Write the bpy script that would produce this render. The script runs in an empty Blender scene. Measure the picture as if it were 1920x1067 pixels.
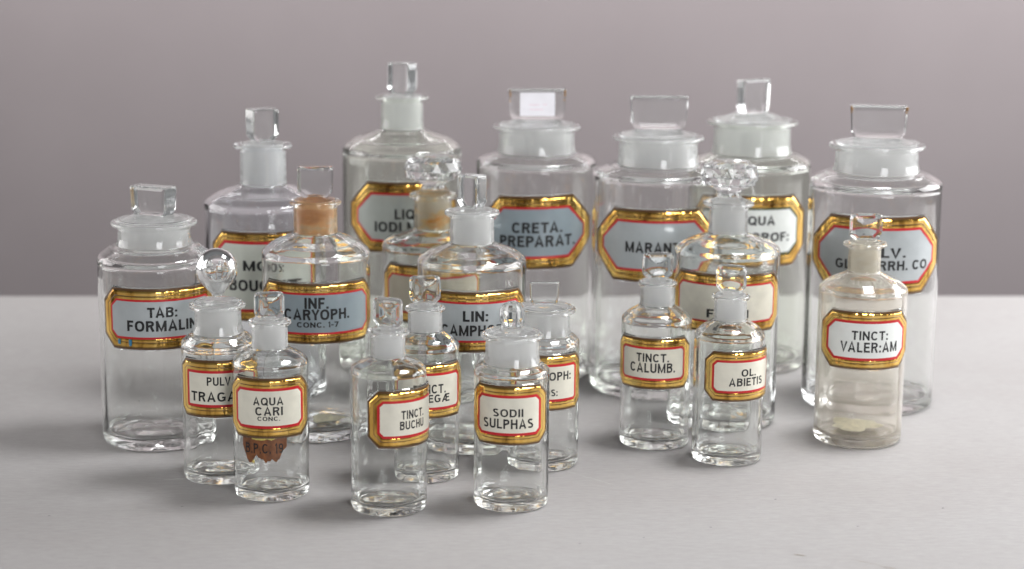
import bpy, bmesh, math, random
from math import sin, cos, pi, radians, hypot, atan2, sqrt, tan
from mathutils import Vector, Matrix

random.seed(7)
S = bpy.context.scene
COL = S.collection

# ------------------------------------------------------------------ camera
cam_d = bpy.data.cameras.new('camera')
cam = bpy.data.objects.new('camera', cam_d)
COL.objects.link(cam)
S.camera = cam
cam_d.sensor_width = 36.0
cam_d.lens = 3700.0 / 1920.0 * 36.0
cam_d.clip_start, cam_d.clip_end = 0.05, 60
_th, _ro = radians(11.6), radians(0.45)
_f = Vector((0, cos(_th), -sin(_th)))
_r, _u = Vector((1, 0, 0)), Vector((0, sin(_th), cos(_th)))
_r2, _u2 = _r * cos(_ro) + _u * sin(_ro), _u * cos(_ro) - _r * sin(_ro)
_m = Matrix((_r2, _u2, -_f)).transposed().to_4x4()
_m.translation = Vector((0, -1.47, 0.4773))
cam.matrix_world = _m
cam_d.dof.use_dof = True
cam_d.dof.focus_distance = 1.575
cam_d.dof.aperture_fstop = 4.8
cam_d.dof.aperture_blades = 9

# ------------------------------------------------------------------ world and studio lamps
W = bpy.data.worlds.new('World')
S.world = W
W.use_nodes = True
W.node_tree.nodes['Background'].inputs[0].default_value = (0.95, 0.97, 1.0, 1)
W.node_tree.nodes['Background'].inputs[1].default_value = 0.13

def area(name, loc, target, sx, sy, power, color):
    d = bpy.data.lights.new(name, 'AREA')
    d.shape, d.size, d.size_y, d.energy, d.color = 'RECTANGLE', sx, sy, power, color
    o = bpy.data.objects.new(name, d)
    COL.objects.link(o)
    o.location = loc
    o.rotation_euler = (Vector(target) - Vector(loc)).to_track_quat('-Z', 'Y').to_euler()
    return o
area('window_softbox', (1.55, 0.58, 0.66), (0.0, 0.15, 0.10), 1.35, 0.95, 37, (0.985, 0.99, 1.0))
area('overhead_softbox', (0.45, 0.20, 1.30), (0.1, 0.20, 0.0), 0.45, 0.30, 16, (0.98, 0.99, 1.0))
area('front_window', (0.85, -2.3, 1.05), (0.0, 0.1, 0.1), 0.8, 1.4, 38, (0.98, 0.985, 1.0))
area('left_reflector', (-1.50, 0.50, 0.50), (0, 0.15, 0.10), 1.15, 0.85, 11, (1.0, 0.99, 0.975))
area('backdrop_strip', (0.10, 1.30, 0.80), (0.10, 1.6, 0.24), 2.6, 0.10, 16.5, (1.0, 0.985, 0.99))

S.view_settings.view_transform = 'Standard'
S.view_settings.look = 'None'
S.view_settings.exposure = 0.05
S.view_settings.gamma = 1.0
S.view_settings.use_curve_mapping = False
cy = S.cycles
cy.use_denoising = True
cy.max_bounces, cy.transmission_bounces, cy.glossy_bounces = 28, 24, 12
cy.diffuse_bounces, cy.transparent_max_bounces = 4, 16
cy.caustics_refractive = cy.caustics_reflective = True
cy.blur_glossy = 0.4
cy.sample_clamp_indirect = 8.0
cy.sample_clamp_direct = 0.0

# ------------------------------------------------------------------ materials
def mat(name):
    m = bpy.data.materials.new(name)
    m.use_nodes = True
    nt = m.node_tree
    return m, nt, nt.nodes['Principled BSDF']

def node(nt, typ, **kw):
    n = nt.nodes.new(typ)
    for k, v in kw.items():
        setattr(n, k, v)
    return n

def tex_noise(nt, scale, detail=3, rough=0.55, mapping=None, coord='Object'):
    tc = node(nt, 'ShaderNodeTexCoord')
    mp = node(nt, 'ShaderNodeMapping')
    if mapping:
        mp.inputs['Scale'].default_value = mapping
    nz = node(nt, 'ShaderNodeTexNoise')
    nz.inputs['Scale'].default_value = scale
    nz.inputs['Detail'].default_value = detail
    nz.inputs['Roughness'].default_value = rough
    nt.links.new(tc.outputs[coord], mp.inputs[0])
    nt.links.new(mp.outputs[0], nz.inputs['Vector'])
    return nz

def ramp(nt, src, stops):
    r = node(nt, 'ShaderNodeValToRGB')
    e = r.color_ramp.elements
    while len(e) < len(stops):
        e.new(0.5)
    for i, (p, c) in enumerate(stops):
        e[i].position = p
        e[i].color = (c[0], c[1], c[2], 1) if not isinstance(c, (int, float)) else (c, c, c, 1)
    nt.links.new(src, r.inputs[0])
    return r

def bump(nt, src, strength, dist, target):
    b = node(nt, 'ShaderNodeBump')
    b.inputs['Strength'].default_value = strength
    b.inputs['Distance'].default_value = dist
    nt.links.new(src, b.inputs['Height'])
    nt.links.new(b.outputs[0], target)

def glass(name, color, rough=0.0, haze=None, haze_amt=0.0, wav=0.25):
    m, nt, p = mat(name)
    p.inputs['Base Color'].default_value = (*color, 1)
    p.inputs['Transmission Weight'].default_value = 1
    p.inputs['IOR'].default_value = 1.49
    p.inputs['Roughness'].default_value = rough
    nz = tex_noise(nt, 28, 2, 0.5, (1, 1, 0.35))
    bump(nt, nz.outputs[0], wav, 0.0012, p.inputs['Normal'])
    if haze:
        out = nt.nodes['Material Output']
        d = node(nt, 'ShaderNodeBsdfDiffuse')
        d.inputs[0].default_value = (*haze, 1)
        t = node(nt, 'ShaderNodeBsdfTranslucent')
        t.inputs[0].default_value = (*haze, 1)
        mx = node(nt, 'ShaderNodeMixShader')
        mx.inputs[0].default_value = 0.5
        nt.links.new(d.outputs[0], mx.inputs[1])
        nt.links.new(t.outputs[0], mx.inputs[2])
        n2 = tex_noise(nt, 30, 5, 0.65)
        r2 = ramp(nt, n2.outputs[0], [(0.3, haze_amt * 0.45), (0.75, haze_amt * 1.5)])
        m2 = node(nt, 'ShaderNodeMixShader')
        nt.links.new(r2.outputs[0], m2.inputs[0])
        nt.links.new(p.outputs[0], m2.inputs[1])
        nt.links.new(mx.outputs[0], m2.inputs[2])
        nt.links.new(m2.outputs[0], out.inputs['Surface'])
    return m

def frosted(name, white, stain=None, lo=0.45, hi=0.6):
    m, nt, p = mat(name)
    out = nt.nodes['Material Output']
    p.inputs['Base Color'].default_value = (0.97, 0.98, 0.97, 1)
    p.inputs['Transmission Weight'].default_value = 1
    p.inputs['Roughness'].default_value = 0.42
    p.inputs['IOR'].default_value = 1.49
    d = node(nt, 'ShaderNodeBsdfDiffuse')
    t = node(nt, 'ShaderNodeBsdfTranslucent')
    if stain:
        nz = tex_noise(nt, 38, 4, 0.55, (1, 1, 1.9))
        r = ramp(nt, nz.outputs[0], [(lo, (*white,)), (lo + 0.06, stain[0]), (hi, stain[1])])
        nt.links.new(r.outputs[0], d.inputs[0])
        nt.links.new(r.outputs[0], t.inputs[0])
        nt.links.new(r.outputs[0], p.inputs['Base Color'])
    else:
        d.inputs[0].default_value = (*white, 1)
        t.inputs[0].default_value = (*white, 1)
    mx = node(nt, 'ShaderNodeMixShader')
    mx.inputs[0].default_value = 0.35
    nt.links.new(d.outputs[0], mx.inputs[1])
    nt.links.new(t.outputs[0], mx.inputs[2])
    m2 = node(nt, 'ShaderNodeMixShader')
    ns = tex_noise(nt, 70, 4, 0.6, (1, 1, 2.2))
    rs = ramp(nt, ns.outputs[0], [(0.32, 0.36), (0.70, 0.88)])
    nt.links.new(rs.outputs[0], m2.inputs[0])
    nt.links.new(p.outputs[0], m2.inputs[1])
    nt.links.new(mx.outputs[0], m2.inputs[2])
    nt.links.new(m2.outputs[0], out.inputs['Surface'])
    return m

M = {}
M['clear'] = glass('clear_glass', (0.966, 0.975, 0.966), haze=(0.75, 0.75, 0.72), haze_amt=0.010)
M['green'] = glass('greenish_glass', (0.935, 0.965, 0.915), haze=(0.75, 0.75, 0.70), haze_amt=0.02)
M['blueish'] = glass('bluish_glass', (0.955, 0.975, 0.99))
M['milky'] = glass('clouded_glass', (0.982, 0.972, 0.95), haze=(0.98, 0.90, 0.76), haze_amt=0.12)
M['stopper_clear'] = glass('stopper_glass', (0.965, 0.975, 0.970), haze=(0.90, 0.92, 0.92), haze_amt=0.045, wav=0.30)
M['plug'] = frosted('ground_glass', (0.98, 0.975, 0.97))
M['plug_warm'] = frosted('ground_glass_warm', (0.80, 0.76, 0.66))
M['plug_amber'] = frosted('ground_glass_amber', (0.85, 0.70, 0.48), [(0.93, 0.64, 0.32), (0.60, 0.30, 0.14)], 0.34, 0.66)
M['plug_orange'] = frosted('ground_glass_orange', (0.86, 0.81, 0.68), [(0.92, 0.74, 0.42), (0.85, 0.42, 0.08)], 0.46, 0.66)

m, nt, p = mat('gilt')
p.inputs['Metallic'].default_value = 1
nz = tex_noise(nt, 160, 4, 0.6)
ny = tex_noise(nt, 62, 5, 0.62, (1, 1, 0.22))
r = ramp(nt, ny.outputs[0], [(0.34, (0.22, 0.10, 0.018)), (0.46, (0.84, 0.50, 0.12)), (0.64, (0.99, 0.68, 0.22))])  # upright bronze and bright streaks in the colour imitate reflections on the gold
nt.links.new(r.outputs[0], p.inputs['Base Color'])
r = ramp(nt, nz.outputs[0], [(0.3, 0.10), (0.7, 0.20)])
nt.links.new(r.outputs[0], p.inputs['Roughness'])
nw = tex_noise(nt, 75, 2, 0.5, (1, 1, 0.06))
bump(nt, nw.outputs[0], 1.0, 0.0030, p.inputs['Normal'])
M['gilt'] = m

def paint(name, color, rough=0.3, coat=0.6, var=0.06, scale=60):
    m, nt, p = mat(name)
    nz = tex_noise(nt, scale, 4, 0.6)
    a = tuple(c * (1 - var) for c in color)
    b = tuple(min(1, c * (1 + var)) for c in color)
    r = ramp(nt, nz.outputs[0], [(0.3, a), (0.7, b)])
    nt.links.new(r.outputs[0], p.inputs['Base Color'])
    p.inputs['Roughness'].default_value = rough
    p.inputs['Coat Weight'].default_value = coat
    p.inputs['Coat Roughness'].default_value = 0.04
    return m
M['line'] = paint('gilt_outline', (0.10, 0.045, 0.012))
M['red'] = paint('red_enamel', (0.52, 0.008, 0.014), 0.4, 0.12)
M['black_line'] = paint('dark_green_enamel', (0.04, 0.055, 0.02))
M['ink'] = paint('black_lettering', (0.008, 0.008, 0.009), 0.5, 0.1)
M['face_cream'] = paint('cream_enamel', (0.72, 0.69, 0.585), var=0.08, scale=70)
M['face_white'] = paint('white_enamel', (0.76, 0.78, 0.75))
M['face_grey'] = paint('grey_enamel', (0.42, 0.445, 0.41), coat=1, scale=45)
M['face_greywhite'] = paint('silvered_enamel', (0.42, 0.45, 0.46), coat=1, var=0.10, scale=35)
M['face_greycream'] = paint('dulled_enamel', (0.57, 0.575, 0.54), coat=1, var=0.10, scale=35)
M['face_blue'] = paint('blue_grey_enamel', (0.27, 0.325, 0.355), coat=1, var=0.09, scale=35)
M['face_pale'] = paint('pale_enamel', (0.60, 0.62, 0.555), coat=0.8, var=0.08, scale=40)
M['face_tan'] = paint('aged_enamel', (0.60, 0.55, 0.43))
M['paper'] = paint('white_paper', (0.86, 0.84, 0.88), 0.7, 0)
M['pink'] = paint('faded_pink_print', (0.80, 0.62, 0.68), 0.7, 0)
M['brown'] = paint('brown_varnished_paper', (0.17, 0.055, 0.012), 0.45, 0.5, 0.5, 200)
M['glue'] = paint('yellow_glue_residue', (0.62, 0.50, 0.12), 0.5, 0.3, 0.3, 300)
M['crust'] = paint('brown_crust', (0.28, 0.15, 0.05), 0.6, 0.2, 0.4, 400)
M['blueink'] = paint('blue_enamel_speck', (0.03, 0.20, 0.36), 0.3, 0.6)

# ------------------------------------------------------------------ the setting
def box(name, x0, x1, y0, y1, z0, z1, m_, bev=0.0):
    bm = bmesh.new()
    bmesh.ops.create_cube(bm, size=1)
    for v in bm.verts:
        v.co = Vector(((x0 + x1) / 2 + v.co.x * (x1 - x0), (y0 + y1) / 2 + v.co.y * (y1 - y0), (z0 + z1) / 2 + v.co.z * (z1 - z0)))
    if bev:
        bmesh.ops.bevel(bm, geom=bm.edges[:], offset=bev, segments=3, affect='EDGES', profile=0.5)
    me = bpy.data.meshes.new(name); bm.to_mesh(me); bm.free()
    me.materials.append(m_)
    o = bpy.data.objects.new(name, me)
    COL.objects.link(o)
    return o

m, nt, p = mat('painted_board')
n1 = tex_noise(nt, 190, 6, 0.75, (0.40, 1.5, 1))
n2 = tex_noise(nt, 3.0, 6, 0.68, (0.6, 1.3, 1))
mx = node(nt, 'ShaderNodeMix', data_type='RGBA')
r1 = ramp(nt, n1.outputs[0], [(0.25, (0.305, 0.293, 0.289)), (0.75, (0.392, 0.378, 0.374))])
r2 = ramp(nt, n2.outputs[0], [(0.3, (0.89, 0.87, 0.86)), (0.7, (1, 1, 1))])
mx.blend_type = 'MULTIPLY'; mx.inputs[0].default_value = 1
nt.links.new(r1.outputs[0], mx.inputs[6]); nt.links.new(r2.outputs[0], mx.inputs[7])
nt.links.new(mx.outputs[2], p.inputs['Base Color'])
p.inputs['Roughness'].default_value = 0.62
p.inputs['Specular IOR Level'].default_value = 0.3
bump(nt, n1.outputs[0], 0.45, 0.0006, p.inputs['Normal'])
M['board'] = m

m, nt, p = mat('backdrop_paint')
n1 = tex_noise(nt, 2.2, 5, 0.6)
r1 = ramp(nt, n1.outputs[0], [(0.3, (0.190, 0.166, 0.169)), (0.7, (0.210, 0.185, 0.188))])
nt.links.new(r1.outputs[0], p.inputs['Base Color'])
p.inputs['Roughness'].default_value = 0.9
n3 = tex_noise(nt, 90, 4, 0.6)
bump(nt, n3.outputs[0], 0.15, 0.001, p.inputs['Normal'])
M['wall'] = m

t_ = box('tabletop', -1.6, 1.6, -0.60, 0.790, -0.035, 0.0, M['board'], 0.003)
t_.rotation_euler.z = radians(2.2)
t_['kind'] = 'structure'
w_ = box('backdrop', -4.0, 4.0, 1.60, 1.64, -0.9, 2.6, M['wall'])
w_['kind'] = 'structure'

# ------------------------------------------------------------------ grotesque capitals, drawn as strokes
SW = 0.198
def _arc(cx, cy, rx, ry, a0, a1, n=14):
    out = []
    for k in range(n + 1):
        a = radians(a0 + (a1 - a0) * k / n)
        c_, s_ = cos(a), sin(a)
        e = 0.86     # slightly squared bowls
        out.append((cx + rx * math.copysign(abs(c_) ** e, c_), cy + ry * math.copysign(abs(s_) ** e, s_)))
    return out
def glyph(ch):
    h = SW / 2
    B_, T_ = h, 1 - h
    def w(x): return x - SW
    if ch == 'A': return 0.76, [[(h * .95, 0), (0.38, 1 - h * .3), (0.76 - h * .95, 0)], [(0.17, 0.30), (0.59, 0.30)]]
    if ch == 'B': return 0.66, [[(h, 0), (h, 1)], [(h, T_), (0.36, T_)] + _arc(0.36, 0.755, 0.19, 0.245 - h, 90, -90) + [(h, 0.53)], [(0.3, 0.53)] + _arc(0.37, (0.53 + h) / 2, 0.29 - h, (0.53 - h) / 2, 90, -90) + [(h, B_)]]
    if ch == 'C': return 0.72, [_arc(0.37, 0.5, 0.37 - h, 0.5 - h, 38, 322, 24)]
    if ch == 'D': return 0.70, [[(h, 0), (h, 1)], [(h, T_), (0.30, T_)] + _arc(0.30, 0.5, 0.40 - h, 0.5 - h, 90, -90, 18) + [(h, B_)]]
    if ch == 'E': return 0.58, [[(h, 0), (h, 1)], [(h, T_), (0.56, T_)], [(h, 0.52), (0.52, 0.52)], [(h, B_), (0.58, B_)]]
    if ch == 'F': return 0.54, [[(h, 0), (h, 1)], [(h, T_), (0.54, T_)], [(h, 0.50), (0.48, 0.50)]]
    if ch == 'G': return 0.76, [_arc(0.38, 0.5, 0.38 - h, 0.5 - h, 42, 325, 24) + [(0.76 - h, 0.18), (0.76 - h, 0.44), (0.42, 0.44)]]
    if ch == 'H': return 0.68, [[(h, 0), (h, 1)], [(0.68 - h, 0), (0.68 - h, 1)], [(h, 0.52), (0.68 - h, 0.52)]]
    if ch == 'I': return SW, [[(h, 0), (h, 1)]]
    if ch == 'L': return 0.53, [[(h, 1), (h, B_), (0.53, B_)]]
    if ch == 'M': return 0.84, [[(h, 0), (h, 1)], [(0.84 - h, 0), (0.84 - h, 1)], [(h, 0.93), (0.42, 0.10), (0.84 - h, 0.93)]]
    if ch == 'N': return 0.70, [[(h, 0), (h, 1)], [(0.70 - h, 0), (0.70 - h, 1)], [(h, 0.93), (0.70 - h, 0.07)]]
    if ch in 'O0': return (0.78, [_arc(0.39, 0.5, 0.39 - h, 0.5 - h, 0, 360, 32)]) if ch == 'O' else (0.56, [_arc(0.28, 0.5, 0.28 - h, 0.5 - h, 0, 360, 28)])
    if ch == 'P': return 0.62, [[(h, 0), (h, 1)], [(h, T_), (0.34, T_)] + _arc(0.34, 0.71, 0.28 - h, 0.29 - h, 90, -90) + [(h, 0.42)]]
    if ch == 'Q': return 0.78, [_arc(0.39, 0.5, 0.39 - h, 0.5 - h, 0, 360, 32), [(0.44, 0.30), (0.74, 0.0)]]
    if ch == 'R': return 0.67, [[(h, 0), (h, 1)], [(h, T_), (0.35, T_)] + _arc(0.35, 0.725, 0.29 - h, 0.275 - h, 90, -90) + [(h, 0.45)], [(0.40, 0.45), (0.58, 0.0)]]
    if ch == 'S':
        return 0.64, [_arc(0.32, 0.745, 0.30 - h, 0.255 - h, 28, 250, 16)[:-2] + [(0.20, 0.57), (0.44, 0.46)] + _arc(0.32, 0.27, 0.32 - h, 0.27 - h, 60, -150, 16)[1:]]
    if ch == 'T': return 0.64, [[(0.32, 0), (0.32, 1)], [(0, T_), (0.64, T_)]]
    if ch == 'U': return 0.68, [[(h, 1), (h, 0.36)] + _arc(0.34, 0.34, 0.34 - h, 0.34 - h, 180, 360, 14) + [(0.68 - h, 0.36), (0.68 - h, 1)]]
    if ch == 'V': return 0.72, [[(h * .95, 1), (0.36, h * .3), (0.72 - h * .95, 1)]]
    if ch == 'Y': return 0.70, [[(h * .9, 1), (0.35, 0.42), (0.70 - h * .9, 1)], [(0.35, 0.46), (0.35, 0)]]
    if ch == 'Æ': return 1.06, [[(h * .95, 0), (0.50, T_), (1.04, T_)], [(0.58, 0), (0.58, 1)], [(0.18, 0.28), (0.58, 0.28)], [(0.58, 0.54), (0.98, 0.54)], [(0.58, B_), (1.06, B_)]]
    if ch == '.': return SW, [[(h, 0), (h, SW)]]
    if ch == ':': return SW, [[(h, 0), (h, SW)], [(h, 0.50), (h, 0.50 + SW)]]
    if ch == '-': return 0.30, [[(0, 0.42), (0.30, 0.42)]]
    if ch == '1': return 0.30, [[(0.05, 0.78), (0.30 - h, 0.98), (0.30 - h, 0)]]
    if ch == '7': return 0.52, [[(0, T_), (0.52 - h * .5, T_), (0.20, 0)]]
    if ch == '9': return 0.56, [_arc(0.28, 0.68, 0.28 - h, 0.32 - h, 0, 360, 20), [(0.56 - h, 0.68)] + _arc(0.28, 0.40, 0.28 - h, 0.40 - h, 0, -130, 12)]
    return 0.0, []

def stroke(pl, wd, V, Fc, ox):
    h = wd / 2
    P = [Vector((a[0], a[1])) for a in pl]
    P = [p for i, p in enumerate(P) if i == 0 or (p - P[i - 1]).length > 1e-5]
    n = len(P)
    closed = n > 6 and (P[0] - P[-1]).length < 1e-4
    if closed:
        P = P[:-1]; n -= 1
    rows = []
    for i in range(n):
        if closed:
            a, c = (P[i] - P[i - 1]).normalized(), (P[(i + 1) % n] - P[i]).normalized()
        else:
            a = (P[i] - P[i - 1]).normalized() if i else (P[1] - P[0]).normalized()
            c = (P[i + 1] - P[i]).normalized() if i < n - 1 else a
        nm = Vector((-(a.y + c.y), a.x + c.x))
        nm = nm.normalized() if nm.length > 1e-6 else Vector((-a.y, a.x))
        k = min(1.6, 1 / max(0.3, nm.dot(Vector((-a.y, a.x)))))
        rows.append((P[i] + nm * h * k, P[i] - nm * h * k))
    b0 = len(V)
    for l, r in rows:
        V.append((ox + l.x, l.y)); V.append((ox + r.x, r.y))
    for i in range(n if closed else n - 1):
        j = (i + 1) % n
        Fc.append((b0 + 2 * i + 1, b0 + 2 * j + 1, b0 + 2 * j, b0 + 2 * i))

def text_geo(txt, sw=None, gap=0.115):
    V, Fc, x = [], [], 0.0
    prev = ''
    for ch in txt:
        if ch == ' ':
            x += 0.34; prev = ch; continue
        w_, pls = glyph(ch)
        if prev + ch in ('TA', 'AT', 'AV', 'VA', 'YR', 'LY', 'LV', 'PA', 'CY', 'RY', 'YO'):
            x -= 0.07
        for pl in pls:
            stroke(pl, sw or SW, V, Fc, x)
        x += w_ + gap; prev = ch
    return V, Fc

def text_bm(txt, sw=None):
    V, Fc = text_geo(txt, sw)
    me = bpy.data.meshes.new('t')
    me.from_pydata([(a, c, 0) for a, c in V], [], Fc)
    return me

# ------------------------------------------------------------------ helpers
def link(name, me, mats, parent=None, smooth=True):
    for m_ in (mats if isinstance(mats, (list, tuple)) else [mats]):
        me.materials.append(m_)
    if smooth:
        me.polygons.foreach_set('use_smooth', [True] * len(me.polygons))
    o = bpy.data.objects.new(name, me)
    COL.objects.link(o)
    if parent:
        o.parent = parent
    return o

def fillet(pts, n=5):
    """pts: (r, z[, radius]) polyline -> list of (r, z) with rounded corners."""
    out = []
    for i, q in enumerate(pts):
        f = q[2] if len(q) > 2 else 0
        P = Vector((q[0], q[1]))
        if f <= 0 or i in (0, len(pts) - 1):
            out.append(P); continue
        A = Vector(pts[i - 1][:2]) - P
        B = Vector(pts[i + 1][:2]) - P
        la, lb = A.length, B.length
        if la < 1e-9 or lb < 1e-9:
            out.append(P); continue
        A /= la; B /= lb
        ang = math.acos(max(-1, min(1, A.dot(B))))
        if ang > 3.1:
            out.append(P); continue
        d = min(f / tan(ang / 2), la * 0.49, lb * 0.49)
        a, b = P + A * d, P + B * d
        for k in range(n + 1):
            t = k / n
            out.append(a * (1 - t) ** 2 + P * 2 * t * (1 - t) + b * t * t)
    return [(v.x, v.y) for v in out]

def lathe(prof, seg=96, warp=None, flip=False):
    """closed surface of revolution; profile starts and ends on the axis."""
    vs, fs, idx = [], [], []
    for i, (r, z) in enumerate(prof):
        if r < 1e-6:
            idx.append([len(vs)]); vs.append((0, 0, z))
        else:
            row = []
            for k in range(seg):
                a = 2 * pi * k / seg
                rr, zz = (r, z) if warp is None else warp(i, r, z, a)
                row.append(len(vs)); vs.append((rr * cos(a), rr * sin(a), zz))
            idx.append(row)
    for i in range(len(prof) - 1):
        A, B = idx[i], idx[i + 1]
        if len(A) == 1 and len(B) == 1:
            continue
        for k in range(seg):
            k2 = (k + 1) % seg
            if len(A) == 1:
                f = (A[0], B[k2], B[k])
            elif len(B) == 1:
                f = (A[k], A[k2], B[0])
            else:
                f = (A[k], A[k2], B[k2], B[k])
            fs.append(f[::-1] if flip else f)
    return vs, fs

def to_mesh(name, vs, fs, recalc=False):
    me = bpy.data.meshes.new(name)
    me.from_pydata(vs, [], fs)
    me.update()
    if recalc:
        bm = bmesh.new(); bm.from_mesh(me)
        bmesh.ops.recalc_face_normals(bm, faces=bm.faces)
        bm.to_mesh(me); bm.free()
    return me

def union(parts):
    """boolean union of closed meshes -> one new mesh."""
    obs = []
    for me in parts:
        o = bpy.data.objects.new('tmp', me)
        COL.objects.link(o); obs.append(o)
    base = obs[0]
    for o in obs[1:]:
        md = base.modifiers.new('b', 'BOOLEAN')
        md.operation, md.object, md.solver = 'UNION', o, 'EXACT'
    dg = bpy.context.evaluated_depsgraph_get()
    me = bpy.data.meshes.new_from_object(base.evaluated_get(dg))
    for o in obs:
        bpy.data.objects.remove(o)
    return me

def sharp_by_angle(me, deg):
    bm = bmesh.new(); bm.from_mesh(me)
    for f in bm.faces:
        f.smooth = True
    for e in bm.edges:
        if len(e.link_faces) == 2:
            e.smooth = e.calc_face_angle(0) < radians(deg)
    bm.to_mesh(me); bm.free()

# ------------------------------------------------------------------ bottle glass
def make_body(b, parent, gm):
    R, zs, zn, rn, zl, rl = b['R'], b['zs'], b['zn'], b['rn'], b['zl'], b['rl']
    rnd = random.Random(b['id'])
    big = R > 0.04
    t = 0.0030 if big else 0.0024
    tn = 0.0018 if not big else 0.0022
    hk = 0.35 * R * 0.2 + 0.002
    bt = 0.0065 if big else 0.0052
    wide = rn > 0.5 * R
    sf = 0.007 if big else 0.005
    bulge = b.get('bulge', 0.35)
    sh = zn - zs
    if wide:
        shoulder = [(R, zs + sh * 0.30, sf), (rn + (R - rn) * 0.42, zn - sh * 0.12, 0.006), (rn + 0.0018, zn - sh * 0.02, 0.002)]
        ishould = [(rn - tn - 0.0002, zn - sh * 0.30, 0.002), (rn + (R - rn) * 0.40 - t, zn - sh * 0.45, 0.005), (R - t, zs - t * 0.3, sf)]
    else:
        shoulder = [(R, zs + sh * (0.10 + 0.10 * bulge), sf), (rn + (R - rn) * 0.68, zn - sh * (0.44 - 0.10 * bulge), 0.014), (rn + (R - rn) * 0.30, zn - sh * 0.10, 0.010), (rn + 0.0004, zn + sh * 0.12, 0.003)]
        ishould = [(rn - tn - 0.0003, zn - sh * 0.08, 0.003), (rn + (R - rn) * 0.30 - t * 0.6, zn - sh * 0.38, 0.008), (rn + (R - rn) * 0.66 - t * 0.8, zn - sh * 0.62, 0.012), (R - t, zs - sh * 0.06, sf)]
    nh = zl - zn
    lt = 0.0028 if big else 0.0021
    outer = [(0, hk), (R * 0.5, hk * 0.62, 0.01), (R * 0.84, 0.0002, 0.003), (R * 0.965, 0.0, 0.004), (R, 0.0045, 0.004)] + shoulder + \
        [(rn * 1.01, zn + nh * 0.30, 0.004), (rn, zl - lt * 1.9, 0.002), (rl, zl - lt * 0.7, lt * 0.55), (rl - 0.0003, zl + 0.0009, lt * 0.5), (rn - tn + 0.0006, zl + 0.0007, 0.0008)]
    inner = [(rn - tn, zl - 0.002, 0.001)] + ishould + [(R - t, bt + 0.004, 0.006), (R * 0.75, bt + 0.0006, 0.006), (R * 0.4, bt + hk * 0.75, 0.008), (0, bt + hk * 0.9)]
    po, pi_ = fillet(outer), fillet(inner)
    # straight wall gets extra rows so that the blown glass can waver
    def densify(p):
        q = [p[0]]
        for a, c in zip(p, p[1:]):
            d = hypot(a[0] - c[0], a[1] - c[1])
            k = max(1, int(d / 0.009))
            for j in range(1, k + 1):
                q.append((a[0] + (c[0] - a[0]) * j / k, a[1] + (c[1] - a[1]) * j / k))
        return q
    po, pi_ = densify(po), densify(pi_)
    no = len(po)
    ph = [rnd.uniform(0, 6.28) for _ in range(12)]
    def warp(i, r, z, a):
        if i >= no and r < R - t * 0.4:
            k = min(1, r / (R * 0.6)) * (0.35 if z > zn - sh * 0.5 else 1)
            w = 0.15 * sin(2 * a + ph[0] + 9 * z) + 0.06 * sin(5 * a + ph[1] - 9 * z) + 0.045 * sin(11 * a + ph[2] + 3 * z) + 0.012 * sin(23 * a + ph[3])
            r2 = r - t * w * k * 0.85
            z2 = z + (0.00035 * sin(3 * a + ph[4]) + 0.00022 * sin(5 * a + ph[5] + 60 * r) if z < bt + hk + 0.002 else 0)
            return r2, z2
        k = 1 if zs * 0.98 > z > 0.006 else 0.5
        return r + k * R * 0.0022 * sin(3 * a + ph[6] + 20 * z) + k * R * 0.0008 * sin(9 * a + ph[7]), z
    vs, fs = lathe(po + pi_, 112, warp)
    me = to_mesh('body', vs, fs)
    o = link('body', me, [gm, M[b['plug']]], parent)
    rin = rn - tn * 0.5
    for p_ in me.polygons:
        c = p_.center
        if zn + nh * 0.10 < c.z < zl - 0.0012 and hypot(c.x, c.y) < rin:
            p_.material_index = 1
    return o

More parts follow.
